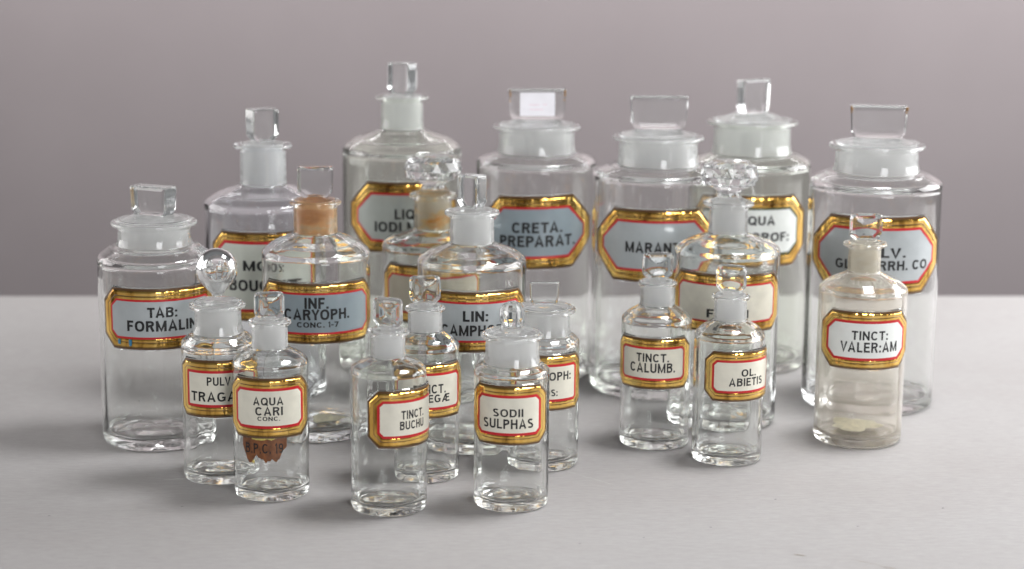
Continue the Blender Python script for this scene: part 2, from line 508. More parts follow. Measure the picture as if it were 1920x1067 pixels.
# ------------------------------------------------------------------ stoppers
def slab(w, h, t, z0, bev, yaw, dish=0.0, cbot=0.22, ctop=0.09, lean=0.0, flare=0.0, foot=0.62):
    """upright tablet with bevelled rim, optional dished faces; lower corners taper to a foot."""
    pts = [(-w / 2 * (1 + flare), h, ctop * w), (w / 2 * (1 + flare), h, ctop * w), (w / 2, h * 0.20, cbot * w), (w / 2 * foot, 0, 0.04 * w), (-w / 2 * foot, 0, 0.04 * w), (-w / 2, h * 0.20, cbot * w)]
    loop = []
    n = len(pts)
    for i in range(n):
        a, p, c = pts[i - 1], pts[i], pts[(i + 1) % n]
        seg = fillet([a[:2], p, c[:2]], 5)[1:-1]
        loop += seg
    cx, cz = 0, h * 0.52
    def L(sc, y):
        return [((x - cx) * (1 - sc / (w / 2)) + cx, y, (z - cz) * (1 - sc / (h / 2)) + cz + z0) for x, z in loop]
    rings = []
    rings.append(('ring', L(bev, -t / 2)))
    rings.append(('ring', L(bev * 0.3, -t / 2 + bev * 0.3)))
    rings.append(('ring', L(0, -t / 2 + bev)))
    rings.append(('ring', L(0, t / 2 - bev)))
    rings.append(('ring', L(bev * 0.3, t / 2 - bev * 0.3)))
    rings.append(('ring', L(bev, t / 2)))
    def dishes(side):
        out = []
        for sc, dep in ((0.04, 0.0), (0.6, 0.0)) if dish <= 0 else ((0.05, 0.0), (0.12, 0.08), (0.30, 0.35), (0.5, 0.7), (0.75, 0.93)):
            out.append([(x * (1 - sc), side * (t / 2 - dish * dep), (z - z0 - cz) * (1 - sc) + cz + z0) for x, _, z in L(bev, 0)])
        return out
    front, back = dishes(-1), dishes(1)
    loops = [l for l in reversed(front)] + [r[1] for r in rings] + back
    vs, fs, m_ = [], [], len(loop)
    for l in loops:
        vs += l
    for i in range(len(loops) - 1):
        for k in range(m_):
            k2 = (k + 1) % m_
            fs.append((i * m_ + k, i * m_ + k2, (i + 1) * m_ + k2, (i + 1) * m_ + k))
    for ring, sgn in ((0, -1), (len(loops) - 1, 1)):
        base = ring * m_
        c = len(vs)
        ys = vs[base][1]
        vs.append((0, ys - sgn * (dish * 0.07), cz + z0))
        for k in range(m_):
            k2 = (k + 1) % m_
            fs.append((c, base + k, base + k2) if sgn > 0 else (c, base + k2, base + k))
    ca, sa = cos(yaw), sin(yaw)
    out = []
    for x, y, z in vs:
        x += lean * (z - z0)
        out.append((x * ca - y * sa, x * sa + y * ca, z))
    return to_mesh('slab', out, fs, True)

def make_stopper(b, parent):
    R, zn, rn, zl, rl, zt, zsb, ws = b['R'], b['zn'], b['rn'], b['zl'], b['rl'], b['zt'], b['zsb'], b['ws']
    kind, yaw, th = b['st'][0], radians(b['st'][1]), b['st'][2] * ws
    big = R > 0.04
    tn = 0.0018 if not big else 0.0022
    rp = rn - tn - 0.0003
    wide = rn > 0.5 * R
    if kind == 'dish':
        ws *= 1.14
    nh = zl - zn
    g = 0.0010
    plug = [(0, zn + nh * 0.10), (rp * 0.93, zn + nh * 0.10, 0.0015), (rp, zl - 0.0014, 0.0)]
    w = max(0.3 * ws, (ws - th * abs(sin(yaw))) / max(0.3, abs(cos(yaw)))) if kind in ('slab', 'dish') else ws
    if wide:
        zd = zsb - 0.0005 if kind != 'knob' else zsb - 0.001
        prof = plug + [(rp + 0.0003, zl + g, 0), (rl * 0.86, zl + g + 0.0002, 0.0004), (rl * 0.88, zl + g + 0.0018, 0.0008), (rl * 0.66, zl + g + 0.0032, 0.004), (rl * 0.40, zd, 0.008), (0, zd + 0.0004)]
    elif kind == 'ball':
        prof = plug + [(rp + 0.0002, zl + g, 0), (rn * 0.96, zl + g, 0.0003), (rn * 0.94, zl + g + 0.001, 0.001), (ws * 0.22, zsb, 0.003), (ws * 0.20, zsb + 0.002, 0.004)]
        r0 = ws / 2
        zc = zt - r0 + 0.001
        a0 = -0.62
        for k in range(0, 17):
            a = a0 + (pi / 2 - a0) * k / 16
            prof.append((max(0, r0 * cos(a)), zc + r0 * sin(a)))
    else:
        stem = {'slab': 0.30, 'dish': 0.34, 'mush': 0.2, 'knob': 0.4}[kind] * ws
        prof = plug + [(rp + 0.0002, zl + g, 0), (rn * 0.97, zl + g, 0.0004), (rn * 0.95, zl + g + 0.0012, 0.001), (max(stem, rn * 0.6), zl + (zsb - zl) * 0.7 + g * 0.3, 0.003), (stem, zsb + 0.0005, 0.002), (0, zsb + 0.0012)]
    if kind == 'ball':
        vs, fs = lathe(fillet(prof), 64)
        rc = ws / 2 * 0.945
        zc = zt - ws / 2 + 0.001
        cav = [(0, zsb + 0.002), (ws * 0.12, zsb + 0.0025), (ws * 0.135, zsb + 0.004)] + [(max(0, rc * cos(a)), zc + rc * sin(a)) for a in [(-0.66 + (pi / 2 + 0.66) * k / 14) for k in range(15)]]
        v2, f2 = lathe(cav, 64, None, True)
        n0 = len(vs)
        me = to_mesh('stopper', vs + v2, fs + [tuple(i + n0 for i in f) for f in f2])
    else:
        base = to_mesh('base', *lathe(fillet(prof), 64))
        if kind in ('slab', 'dish'):
            z0 = zsb - 0.0018
            fl = 0.07 if kind == 'slab' and wide else 0.0
            top = slab(w, zt - z0, th, z0, (0.085 if kind == 'slab' else 0.13) * w, yaw, dish=(0.0 if kind == 'slab' else th * 0.10),
                       cbot=0.06 if wide else 0.24, ctop=0.03 if wide else (0.17 if kind == 'dish' else 0.08), flare=fl, foot=0.86 if wide else 0.60, lean=b['st'][3] if len(b['st']) > 3 else 0.0)
        elif kind == 'mush':
            r0, h = ws / 2, zt - zsb
            seg = 18
            pr = [(0, zsb - 0.001), (r0 * 0.42, zsb - 0.001), (r0 * 0.38, zsb + h * 0.08), (r0 * 0.56, zsb + h * 0.20), (r0 * 0.92, zsb + h * 0.32), (r0 * 1.0, zsb + h * 0.56), (r0 * 0.93, zsb + h * 0.82), (r0 * 0.62, zsb + h * 0.97), (0, zsb + h)]
            def tw(i, r, z, a):
                return (r * (1.0 if i % 2 else 0.975), z) if i > 2 else (r, z)
            vs, fs = [], []
            v, f = lathe(pr, seg, tw)
            # shift alternate rows by half a facet so that the cuts form lozenges
            off, k = [], 0
            for i, (r, z) in enumerate(pr):
                if r < 1e-6:
                    vs.append(v[k]); k += 1; continue
                sft = (pi / seg) if i % 2 else 0
                for j in range(seg):
                    x, y, z_ = v[k]; k += 1
                    vs.append((x * cos(sft) - y * sin(sft), x * sin(sft) + y * cos(sft), z_))
            tri = []
            for q in f:
                if len(q) == 4:
                    tri += [(q[0], q[1], q[2]), (q[0], q[2], q[3])]
                else:
                    tri.append(q)
            top = to_mesh('mush', vs, tri, True)
        else:
            r0, h = ws / 2, zt - zsb
            pr = [(0, zsb - 0.001), (r0 * 0.92, zsb - 0.001), (r0 * 0.86, zsb + h * 0.12), (r0, zsb + h * 0.30), (r0, zsb + h * 0.70), (r0 * 0.72, zsb + h * 0.90), (r0 * 0.30, zsb + h), (0, zsb + h)]
            def fl8(i, r, z, a):
                return r * (1 + 0.13 * cos(8 * a)) if False else r * (1 + (0.10 if int(round(a / (2 * pi) * 16)) % 2 else -0.06)), z
            top = to_mesh('knob', *lathe(pr, 16, fl8), True)
        me = union([base, top])
    me.name = 'stopper'
    me.materials.clear()
    sharp_by_angle(me, {'mush': 9, 'knob': 14}.get(kind, 17))
    me.materials.append(M['stopper_clear']); me.materials.append(M[b['plug']])
    for p_ in me.polygons:
        c = p_.center
        p_.material_index = 1 if c.z < zl + 0.0002 else 0
    o = bpy.data.objects.new('stopper', me)
    COL.objects.link(o); o.parent = parent
    return o

# ------------------------------------------------------------------ labels
class Lab:
    def __init__(s, b, d=None):
        az, half, zb, zt = b['lab']
        s.R = b['R']
        s.c = b['face'] + radians(az)
        s.a = radians(half) * s.R
        s.zc, s.b = (zb + zt) / 2, (zt - zb) / 2
        s.H = 2 * s.b
        s.cut = b.get('cut', 0.24) * s.H
        s.tilt = b.get('tilt', 0.0)
    def P(s, u, v, h):
        z = s.zc + v + s.tilt * u
        a = s.c + u / s.R
        return ((s.R + h) * cos(a), (s.R + h) * sin(a), z)
    def corners(s, d):
        a, b_, c = s.a - d, s.b - d, max(s.cut - 0.586 * d, 0.0004)
        return [(-a + c, -b_), (a - c, -b_), (a, -b_ + c), (a, b_ - c), (a - c, b_), (-a + c, b_), (-a, b_ - c), (-a, -b_ + c)]
    def loop(s, d):
        c = s.corners(d); out = []
        for i in range(8):
            n = (40, 4, 5, 4)[i % 4]
            (x0, y0), (x1, y1) = c[i], c[(i + 1) % 8]
            out += [(x0 + (x1 - x0) * k / n, y0 + (y1 - y0) * k / n) for k in range(n)]
        return out
    def ring(s, levels):
        vs, fs = [], []
        for d, h in levels:
            vs += [s.P(u, v, h) for u, v in s.loop(d)]
        n = len(s.loop(0))
        for i in range(len(levels) - 1):
            for k in range(n):
                k2 = (k + 1) % n
                fs.append((i * n + k, i * n + k2, (i + 1) * n + k2, (i + 1) * n + k))
        return vs, fs
    def cols(s, d, ncol=44):
        a, b_, c = s.a - d, s.b - d, max(s.cut - 0.586 * d, 0.0004)
        us = [-a, -a + c * 0.5] + [-a + c + (2 * a - 2 * c) * k / ncol for k in range(ncol + 1)] + [a - c * 0.5, a]
        return [(u, b_ - c + min(c, a - abs(u))) for u in us]
    def sheet(s, d, h, rows=4):
        vs, fs = [], []
        cs = s.cols(d)
        for u, bb in cs:
            for j in range(rows + 1):
                vs.append(s.P(u, -bb + 2 * bb * j / rows, h))
        m_ = rows + 1
        for i in range(len(cs) - 1):
            for j in range(rows):
                fs.append((i * m_ + j, (i + 1) * m_ + j, (i + 1) * m_ + j + 1, i * m_ + j + 1))
        return vs, fs, len(cs), m_
    def plate(s, d0, h0, d1, h1):
        v0, f0, n, m_ = s.sheet(d0, h0)
        v1, f1, _, _ = s.sheet(d1, h1)
        N = len(v0)
        fs = [f[::-1] for f in f0] + [tuple(i + N for i in f) for f in f1]
        edge = [(i * m_) for i in range(n)] + [((n - 1) * m_ + j) for j in range(1, m_)] + [(i * m_ + m_ - 1) for i in range(n - 2, -1, -1)] + [j for j in range(m_ - 2, 0, -1)]
        for k in range(len(edge)):
            a, c = edge[k], edge[(k + 1) % len(edge)]
            fs.append((a, c, c + N, a + N))
        return v0 + v1, fs

def curved_text(L, b, lines, h):
    """printed lettering: flat sheets bent round the label face."""
    V, Fc = [], []
    for txt, az, wdeg, z0, ht in lines:
        me = text_bm(txt, 0.205 if L.R > 0.04 else 0.178)
        bm = bmesh.new(); bm.from_mesh(me)
        bpy.data.meshes.remove(me)
        xs = [v.co.x for v in bm.verts]
        x0, x1 = min(xs), max(xs)
        cap = 1.0
        W_ = radians(wdeg) * L.R
        sx, sz = W_ / (x1 - x0), ht / cap
        n = max(2, int(wdeg / 2.5))
        for k in range(1, n):
            xk = x0 + (x1 - x0) * k / n
            bmesh.ops.bisect_plane(bm, geom=bm.verts[:] + bm.edges[:] + bm.faces[:], plane_co=(xk, 0, 0), plane_no=(1, 0, 0))
        bm.verts.ensure_lookup_table()
        base = len(V)
        rel = L.c - (b['face'] + radians(az))
        for v in bm.verts:
            u = (v.co.x - (x0 + x1) / 2) * sx
            a = b['face'] + radians(az) + u / L.R
            V.append(((L.R + h) * cos(a), (L.R + h) * sin(a), z0 + v.co.y * sz + L.tilt * (u - rel * L.R)))
        for f in bm.faces:
            Fc.append(tuple(base + v.index for v in f.verts))
        bm.free()
    return V, Fc

def make_label(b, parent):
    L = Lab(b)
    H = L.H
    fw = b.get('fw', 0.165) * H
    rw = 0.034 * H if L.R > 0.04 else 0.046 * H
    pv, pf = L.plate(-0.0011, 0.0003, -0.0004, 0.0013)
    plate = link('label', to_mesh('label', pv, pf, True), M['stopper_clear'], parent, False)
    h = 0.00145
    e = 0.080 * H
    gv, gf = L.ring([(e * 0.55, h + 0.0001), (fw * 0.20, h + 0.0004), (fw * 0.40, h + 0.00052), (fw * 0.66, h + 0.0003)])
    n = len(gv)
    g2v, g2f = L.ring([(fw * 0.72, h + 0.0003), (fw * 0.84, h + 0.00045), (fw, h + 0.00018)])
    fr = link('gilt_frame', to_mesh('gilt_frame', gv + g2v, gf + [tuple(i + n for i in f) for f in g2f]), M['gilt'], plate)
    lv, lf = L.ring([(0, h - 0.0001), (e * 0.55, h + 0.0001)])
    n = len(lv)
    l2v, l2f = L.ring([(fw * 0.66, h + 0.0003), (fw * 0.69, h + 0.00012), (fw * 0.72, h + 0.0003)])
    link('dark_outline', to_mesh('dark_outline', lv + l2v, lf + [tuple(i + n for i in f) for f in l2f]), M['line'], plate)
    rv, rf = L.ring([(fw, h + 0.00018), (fw + rw, h + 0.00018)])
    link(*(('red_border' if b.get('border', 'red') == 'red' else 'dark_border',) * 1), to_mesh('border', rv, rf), M[b.get('border', 'red')], plate)
    sv, sf, _, _ = L.sheet(fw + rw, h + 0.00018)
    link('label_face', to_mesh('label_face', sv, sf), M[b['facemat']], plate)
    if b.get('lines'):
        tv, tf = curved_text(L, b, b['lines'], h + 0.00026)
        link('lettering', to_mesh('lettering', tv, tf), M['ink'], plate, False)
    return plate

def patch(b, parent, name, az0, az1, z0, z1, h, matname, seed=1, rough=0.12, n=28, rows=8):
    """torn scrap of paper stuck round the glass, with its own ragged edge."""
    rnd = random.Random(seed)
    R = b['R']
    vs, fs = [], []
    top = [rnd.uniform(-1, 1) for _ in range(n + 1)]
    kn = [rnd.uniform(-1, 1) for _ in range(n // 4 + 3)]
    bot = [kn[i // 4] * (1 - i % 4 / 4) + kn[i // 4 + 1] * (i % 4 / 4) + rnd.uniform(-.18, .18) for i in range(n + 1)]
    for i in range(n + 1):
        a = b['face'] + radians(az0 + (az1 - az0) * i / n)
        e = (z1 - z0) * rough
        zt_ = z1 + e * top[i] * 0.3
        edge = min(i, n - i) / n
        zb_ = z0 + e * bot[i] + (z1 - z0) * 0.55 * max(0, 1 - edge / 0.16)
        for j in range(rows + 1):
            vs.append(((R + h) * cos(a), (R + h) * sin(a), zb_ + (zt_ - zb_) * j / rows))
    m_ = rows + 1
    for i in range(n):
        for j in range(rows):
            fs.append((i * m_ + j, (i + 1) * m_ + j, (i + 1) * m_ + j + 1, i * m_ + j + 1))
    return link(name, to_mesh(name, vs, fs), M[matname], parent)

# ------------------------------------------------------------------ the bottles: sizes and places in metres
BOTTLES = [
    {'id': 'tab', 'X': -0.30468, 'Y': 0.18326, 'R': 0.04868, 'zs': 0.1571, 'zn': 0.17097, 'rn': 0.03044, 'zl': 0.18987, 'rl': 0.03649, 'zt': 0.22056, 'zsb': 0.19722, 'ws': 0.03929, 'face': -1.38855, 'lab': [7, 66, 0.08943, 0.14134], 'lines': [['TAB:', 5.35467, 28.62535, 0.11709, 0.00864], ['FORMALIN', 5.82165, 69.95062, 0.10527, 0.00912]], 'st': ('slab', -24, 0.5), 'plug': 'plug', 'gl': 'clear', 'facemat': 'face_greywhite', 'cut': 0.22, 'fw': 0.175, 'label': 'wide-mouthed clear jar with TAB: FORMALIN label, far left of the group', 'tilt': 0.0},
    {'id': 'bouq', 'X': -0.23114, 'Y': 0.34028, 'R': 0.05496, 'zs': 0.18147, 'zn': 0.19749, 'rn': 0.02102, 'zl': 0.23531, 'rl': 0.02708, 'zt': 0.26888, 'zsb': 0.24026, 'ws': 0.03238, 'face': -1.4438, 'lab': [0, 57, 0.08085, 0.16279], 'lines': [['MOS:', -1.36751, 37.94144, 0.12746, 0.00936], ['BOUQUET', -1.87264, 65.62677, 0.10869, 0.01038]], 'st': ('slab', 33, 0.6), 'plug': 'plug', 'gl': 'blueish', 'facemat': 'face_pale', 'cut': 0.16, 'fw': 0.1, 'label': 'bluish clear bottle with tall grey label starting MO and BOUQ, behind the amber-necked bottle'},
    {'id': 'caryoph', 'X': -0.17022, 'Y': 0.21165, 'R': 0.04693, 'zs': 0.15931, 'zn': 0.17481, 'rn': 0.0187, 'zl': 0.20378, 'rl': 0.02231, 'zt': 0.23394, 'zsb': 0.20843, 'ws': 0.03117, 'face': -1.46992, 'lab': [0, 72, 0.08851, 0.14084], 'lines': [['INF.', -0.05418, 24.28195, 0.11915, 0.0097], ['CARYOPH.', 0.17016, 68.65562, 0.10942, 0.00926], ['CONC. 1-7', 1.1229, 42.93751, 0.10291, 0.00464]], 'st': ('slab', 4, 0.5), 'plug': 'plug_amber', 'gl': 'clear', 'facemat': 'face_blue', 'cut': 0.22, 'fw': 0.155, 'label': 'clear bottle with brown-stained neck and blue-grey INF. CARYOPH. label'},
    {'id': 'iodi', 'X': -0.10988, 'Y': 0.4728, 'R': 0.05919, 'zs': 0.21283, 'zn': 0.23302, 'rn': 0.02084, 'zl': 0.26631, 'rl': 0.02629, 'zt': 0.29989, 'zsb': 0.26946, 'ws': 0.03039, 'face': -1.5143, 'lab': [2, 59, 0.12095, 0.18999], 'lines': [['LIQ.', 3.71728, 21.69097, 0.15399, 0.00993], ['IODI MIT.', 1.63067, 55.70711, 0.14144, 0.00996]], 'st': ('slab', -32, 0.55), 'plug': 'plug', 'gl': 'green', 'bulge': 1.0, 'facemat': 'face_grey', 'cut': 0.34, 'fw': 0.15, 'label': 'tallest bottle, greenish glass, with octagonal LIQ. IODI label at the back'},
    {'id': 'plain', 'X': -0.07373, 'Y': 0.33594, 'R': 0.04712, 'zs': 0.14576, 'zn': 0.15735, 'rn': 0.01734, 'zl': 0.19093, 'rl': 0.02222, 'zt': 0.22822, 'zsb': 0.19741, 'ws': 0.05408, 'face': -1.52999, 'lab': [0, 69, 0.07889, 0.13248], 'lines': [], 'st': ('mush', 0, 1), 'plug': 'plug_orange', 'gl': 'clear', 'facemat': 'face_tan', 'cut': 0.22, 'fw': 0.165, 'label': 'clear bottle with orange-stained neck, cut mushroom stopper and aged half-hidden label'},
    {'id': 'camph', 'X': -0.03423, 'Y': 0.17801, 'R': 0.04624, 'zs': 0.16027, 'zn': 0.17364, 'rn': 0.01857, 'zl': 0.20162, 'rl': 0.02347, 'zt': 0.23306, 'zsb': 0.20574, 'ws': 0.02608, 'face': -1.55003, 'lab': [2, 66, 0.09013, 0.14149], 'lines': [['LIN:', 3.85118, 25.43398, 0.11656, 0.00908], ['CAMPHOR.', 2.37739, 68.72234, 0.10428, 0.00911]], 'st': ('slab', -35, 0.58), 'plug': 'plug', 'gl': 'clear', 'facemat': 'face_greywhite', 'cut': 0.2, 'fw': 0.165, 'label': 'clear bottle with LIN: CAMPH label and turned square stopper, in the middle of the group'},
    {'id': 'creta', 'X': 0.02283, 'Y': 0.43425, 'R': 0.05833, 'zs': 0.20867, 'zn': 0.21807, 'rn': 0.03654, 'zl': 0.24305, 'rl': 0.04264, 'zt': 0.27925, 'zsb': 0.25083, 'ws': 0.05355, 'face': -1.58278, 'lab': [0, 61, 0.11308, 0.18351], 'lines': [['CRETA.', 1.30923, 47.23184, 0.14818, 0.01027], ['PREPARAT.', 1.96432, 73.09415, 0.1348, 0.01082]], 'st': ('slab', 2, 0.34), 'plug': 'plug', 'gl': 'clear', 'facemat': 'face_blue', 'cut': 0.36, 'fw': 0.145, 'label': 'large wide-mouthed jar with CRETA. PREPARAT. label and white sticker on its stopper', 'tilt': 0.03},
    {'id': 'marant', 'X': 0.13644, 'Y': 0.37628, 'R': 0.06089, 'zs': 0.20658, 'zn': 0.21521, 'rn': 0.03697, 'zl': 0.24101, 'rl': 0.04314, 'zt': 0.27968, 'zsb': 0.24957, 'ws': 0.05245, 'face': -1.64456, 'lab': [0, 62, 0.11334, 0.18115], 'lines': [['MARANTÆ', 2.59304, 58.28544, 0.14093, 0.00998]], 'st': ('slab', 5, 0.3), 'plug': 'plug', 'gl': 'clear', 'facemat': 'face_greywhite', 'cut': 0.36, 'fw': 0.15, 'label': 'large wide-mouthed jar with grey MARAN label and plain oblong stopper'},
    {'id': 'chlorof', 'X': 0.23604, 'Y': 0.47036, 'R': 0.05891, 'zs': 0.20366, 'zn': 0.2143, 'rn': 0.03775, 'zl': 0.24505, 'rl': 0.045, 'zt': 0.28661, 'zsb': 0.25455, 'ws': 0.03459, 'face': -1.69185, 'lab': [4, 58, 0.11027, 0.17994], 'lines': [['AQUA', 6.98454, 34.4577, 0.15138, 0.00888], ['CHLOROF:', 8.10962, 62.51921, 0.13514, 0.00891]], 'st': ('slab', 33, 0.4), 'plug': 'plug', 'gl': 'green', 'facemat': 'face_white', 'cut': 0.25, 'fw': 0.165, 'border': 'black_line', 'label': 'large back-row jar with white AQUA label that has no red border'},
    {'id': 'ferri', 'X': 0.19138, 'Y': 0.25507, 'R': 0.04668, 'zs': 0.15692, 'zn': 0.16992, 'rn': 0.01704, 'zl': 0.19867, 'rl': 0.02265, 'zt': 0.23671, 'zsb': 0.20535, 'ws': 0.05168, 'face': -1.68129, 'lab': [0, 70, 0.09101, 0.14271], 'lines': [['FERRI', 2.05963, 44.28308, 0.10392, 0.00761]], 'st': ('mush', 9, 1), 'plug': 'plug', 'gl': 'clear', 'facemat': 'face_cream', 'cut': 0.2, 'fw': 0.165, 'label': 'clear bottle with cut mushroom stopper and cream label, behind the OL. ABIETIS bottle'},
    {'id': 'glyc', 'X': 0.33331, 'Y': 0.32467, 'R': 0.06047, 'zs': 0.20585, 'zn': 0.21821, 'rn': 0.03743, 'zl': 0.24184, 'rl': 0.04367, 'zt': 0.27803, 'zsb': 0.24969, 'ws': 0.05103, 'face': -1.75442, 'lab': [4, 65, 0.1144, 0.18479], 'lines': [['PULV.', 7.44712, 41.37774, 0.14827, 0.00873], ['GLYCYRRH. CO', 9.55548, 82.19845, 0.13662, 0.00875]], 'st': ('slab', -8, 0.42), 'plug': 'plug', 'gl': 'clear', 'facemat': 'face_greywhite', 'cut': 0.34, 'fw': 0.14, 'label': 'large wide-mouthed jar with PULV. RRH. CO label, at the right end of the back row'},
    {'id': 'valer', 'X': 0.30319, 'Y': 0.1979, 'R': 0.03796, 'zs': 0.13337, 'zn': 0.14745, 'rn': 0.01379, 'zl': 0.17314, 'rl': 0.01878, 'zt': 0.19914, 'zsb': 0.17686, 'ws': 0.02557, 'face': -1.75061, 'lab': [8, 67, 0.07091, 0.12106], 'lines': [['TINCT:', 11.17724, 45.68168, 0.09673, 0.00788], ['VALER:AM', 11.66658, 74.6051, 0.08604, 0.00883]], 'st': ('dish', 6, 0.4), 'plug': 'plug_warm', 'gl': 'milky', 'facemat': 'face_white', 'cut': 0.25, 'fw': 0.155, 'label': 'clouded tan-tinged bottle with TINCT: VALER:AM label, standing at far right front'},
    {'id': 'tragac', 'X': -0.23549, 'Y': 0.07304, 'R': 0.02999, 'zs': 0.10858, 'zn': 0.12001, 'rn': 0.01862, 'zl': 0.1419, 'rl': 0.02262, 'zt': 0.18791, 'zsb': 0.14713, 'ws': 0.03564, 'face': -1.41935, 'lab': [2, 70, 0.05681, 0.10341], 'lines': [['PULV.', 1.14034, 38.30918, 0.08299, 0.00696], ['TRAGAC:', -0.63197, 86.73791, 0.06994, 0.00785]], 'st': ('ball', 0, 1), 'plug': 'plug', 'gl': 'clear', 'facemat': 'face_cream', 'cut': 0.13, 'fw': 0.18, 'label': 'small bottle with hollow glass ball stopper and TRAGAC label'},
    {'id': 'cari', 'X': -0.18877, 'Y': 0.02982, 'R': 0.02962, 'zs': 0.1068, 'zn': 0.11666, 'rn': 0.01396, 'zl': 0.13844, 'rl': 0.01704, 'zt': 0.16179, 'zsb': 0.14142, 'ws': 0.02154, 'face': -1.44559, 'lab': [-3, 70, 0.05244, 0.10002], 'lines': [['AQUA', -3.84263, 43.60701, 0.07889, 0.00636], ['CARI', -2.84554, 39.53706, 0.07081, 0.0068], ['CONC.', -3.38811, 32.37434, 0.06655, 0.00341]], 'st': ('dish', 10, 0.4), 'plug': 'plug', 'gl': 'clear', 'facemat': 'face_cream', 'cut': 0.19, 'fw': 0.165, 'label': 'small bottle with AQUA CARI label above a torn brown paper scrap'},
    {'id': 'buchu', 'X': -0.09409, 'Y': -0.00463, 'R': 0.02937, 'zs': 0.10974, 'zn': 0.11814, 'rn': 0.01304, 'zl': 0.13904, 'rl': 0.01646, 'zt': 0.16521, 'zsb': 0.1432, 'ws': 0.02187, 'face': -1.50668, 'lab': [37, 68, 0.05516, 0.09966], 'lines': [['TINCT.', 38.0, 40, 0.0774, 0.00668], ['BUCHU', 37.0, 42, 0.06913, 0.00669]], 'st': ('dish', -22, 0.4), 'plug': 'plug', 'gl': 'clear', 'facemat': 'face_cream', 'cut': 0.19, 'fw': 0.17, 'label': 'small front bottle with TINCT. BUCHU label turned to one side'},
    {'id': 'senegae', 'X': -0.06975, 'Y': 0.07977, 'R': 0.02775, 'zs': 0.10831, 'zn': 0.11979, 'rn': 0.01375, 'zl': 0.13958, 'rl': 0.01629, 'zt': 0.16538, 'zsb': 0.14397, 'ws': 0.02264, 'face': -1.52582, 'lab': [8, 72, 0.05486, 0.09911], 'lines': [['TINCT.', 9.20476, 49.20437, 0.07542, 0.00745], ['SENEGÆ', 7.54226, 67.60846, 0.068, 0.00658]], 'st': ('dish', 6, 0.4), 'plug': 'plug', 'gl': 'clear', 'facemat': 'face_cream', 'cut': 0.17, 'fw': 0.16, 'label': 'small bottle half hidden behind the BUCHU bottle, its label ending EGÆ'},
    {'id': 'sodii', 'X': 0.00047, 'Y': 0.00795, 'R': 0.02921, 'zs': 0.10608, 'zn': 0.11244, 'rn': 0.02056, 'zl': 0.13438, 'rl': 0.02419, 'zt': 0.16037, 'zsb': 0.13942, 'ws': 0.01879, 'face': -1.57112, 'lab': [-5, 66, 0.05472, 0.10125], 'lines': [['SODII', -5.17802, 44.04817, 0.07696, 0.00628], ['SULPHAS', -5.50556, 75.47577, 0.06773, 0.00756]], 'st': ('knob', 0, 1), 'plug': 'plug', 'gl': 'clear', 'facemat': 'face_cream', 'cut': 0.18, 'fw': 0.16, 'label': 'small wide-mouthed jar with SODII SULPHAS label and cut crystal knob'},
    {'id': 'flos', 'X': 0.02671, 'Y': 0.1161, 'R': 0.02949, 'zs': 0.10407, 'zn': 0.11085, 'rn': 0.02111, 'zl': 0.13111, 'rl': 0.02632, 'zt': 0.15394, 'zsb': 0.1356, 'ws': 0.02319, 'face': -1.58763, 'lab': [4, 68, 0.05279, 0.09886], 'lines': [['CARYOPH:', 4.19938, 81.70164, 0.07791, 0.00715], ['FLOS:', 4.4754, 34.69018, 0.06493, 0.00583]], 'st': ('slab', 3, 0.17), 'plug': 'plug', 'gl': 'clear', 'facemat': 'face_cream', 'cut': 0.15, 'fw': 0.16, 'label': 'small wide-mouthed jar half hidden behind the SODII SULPHAS jar, its label ending OPH:'},
    {'id': 'calumb', 'X': 0.12432, 'Y': 0.18115, 'R': 0.03017, 'zs': 0.10926, 'zn': 0.12049, 'rn': 0.01438, 'zl': 0.14099, 'rl': 0.01685, 'zt': 0.16694, 'zsb': 0.14564, 'ws': 0.02452, 'face': -1.64595, 'lab': [-6, 70, 0.05467, 0.09874], 'lines': [['TINCT.', -5.32071, 51.28331, 0.07829, 0.00741], ['CALUMB.', -5.6055, 72.79552, 0.06901, 0.00836]], 'st': ('dish', 8, 0.4), 'plug': 'plug', 'gl': 'clear', 'facemat': 'face_cream', 'cut': 0.17, 'fw': 0.17, 'label': 'small bottle with TINCT. CALUMB. label in front of the MARAN jar'},
    {'id': 'abietis', 'X': 0.18201, 'Y': 0.13501, 'R': 0.02937, 'zs': 0.10636, 'zn': 0.11822, 'rn': 0.01356, 'zl': 0.13957, 'rl': 0.01618, 'zt': 0.16576, 'zsb': 0.1441, 'ws': 0.02386, 'face': -1.68372, 'lab': [30, 70, 0.05652, 0.09856], 'lines': [['OL.', 33.0, 26, 0.0776, 0.00634], ['ABIETIS', 31.5, 61, 0.0696, 0.0068]], 'st': ('dish', -24, 0.4), 'plug': 'plug', 'gl': 'clear', 'facemat': 'face_cream', 'cut': 0.19, 'fw': 0.17, 'label': 'small bottle with OL. ABIETIS label turned to one side, in front of the cream-labelled bottle'},
]

GROUP = 'glass apothecary bottles with gilt labels'
for b in BOTTLES:
    root = bpy.data.objects.new('apothecary_jar' if b['rn'] > 0.5 * b['R'] else 'apothecary_bottle', None)
    COL.objects.link(root)
    root.location = (b['X'], b['Y'], 0.0003)
    root.empty_display_size = 0.02
    root['label'] = b['label']
    root['category'] = 'jar' if b['rn'] > 0.5 * b['R'] else 'bottle'
    root['group'] = GROUP
    make_body(b, root, M[b['gl']])
    make_stopper(b, root)
    make_label(b, root)
    b['root'] = root

def by(txt):
    return next(b for b in BOTTLES if b['id'] == txt)

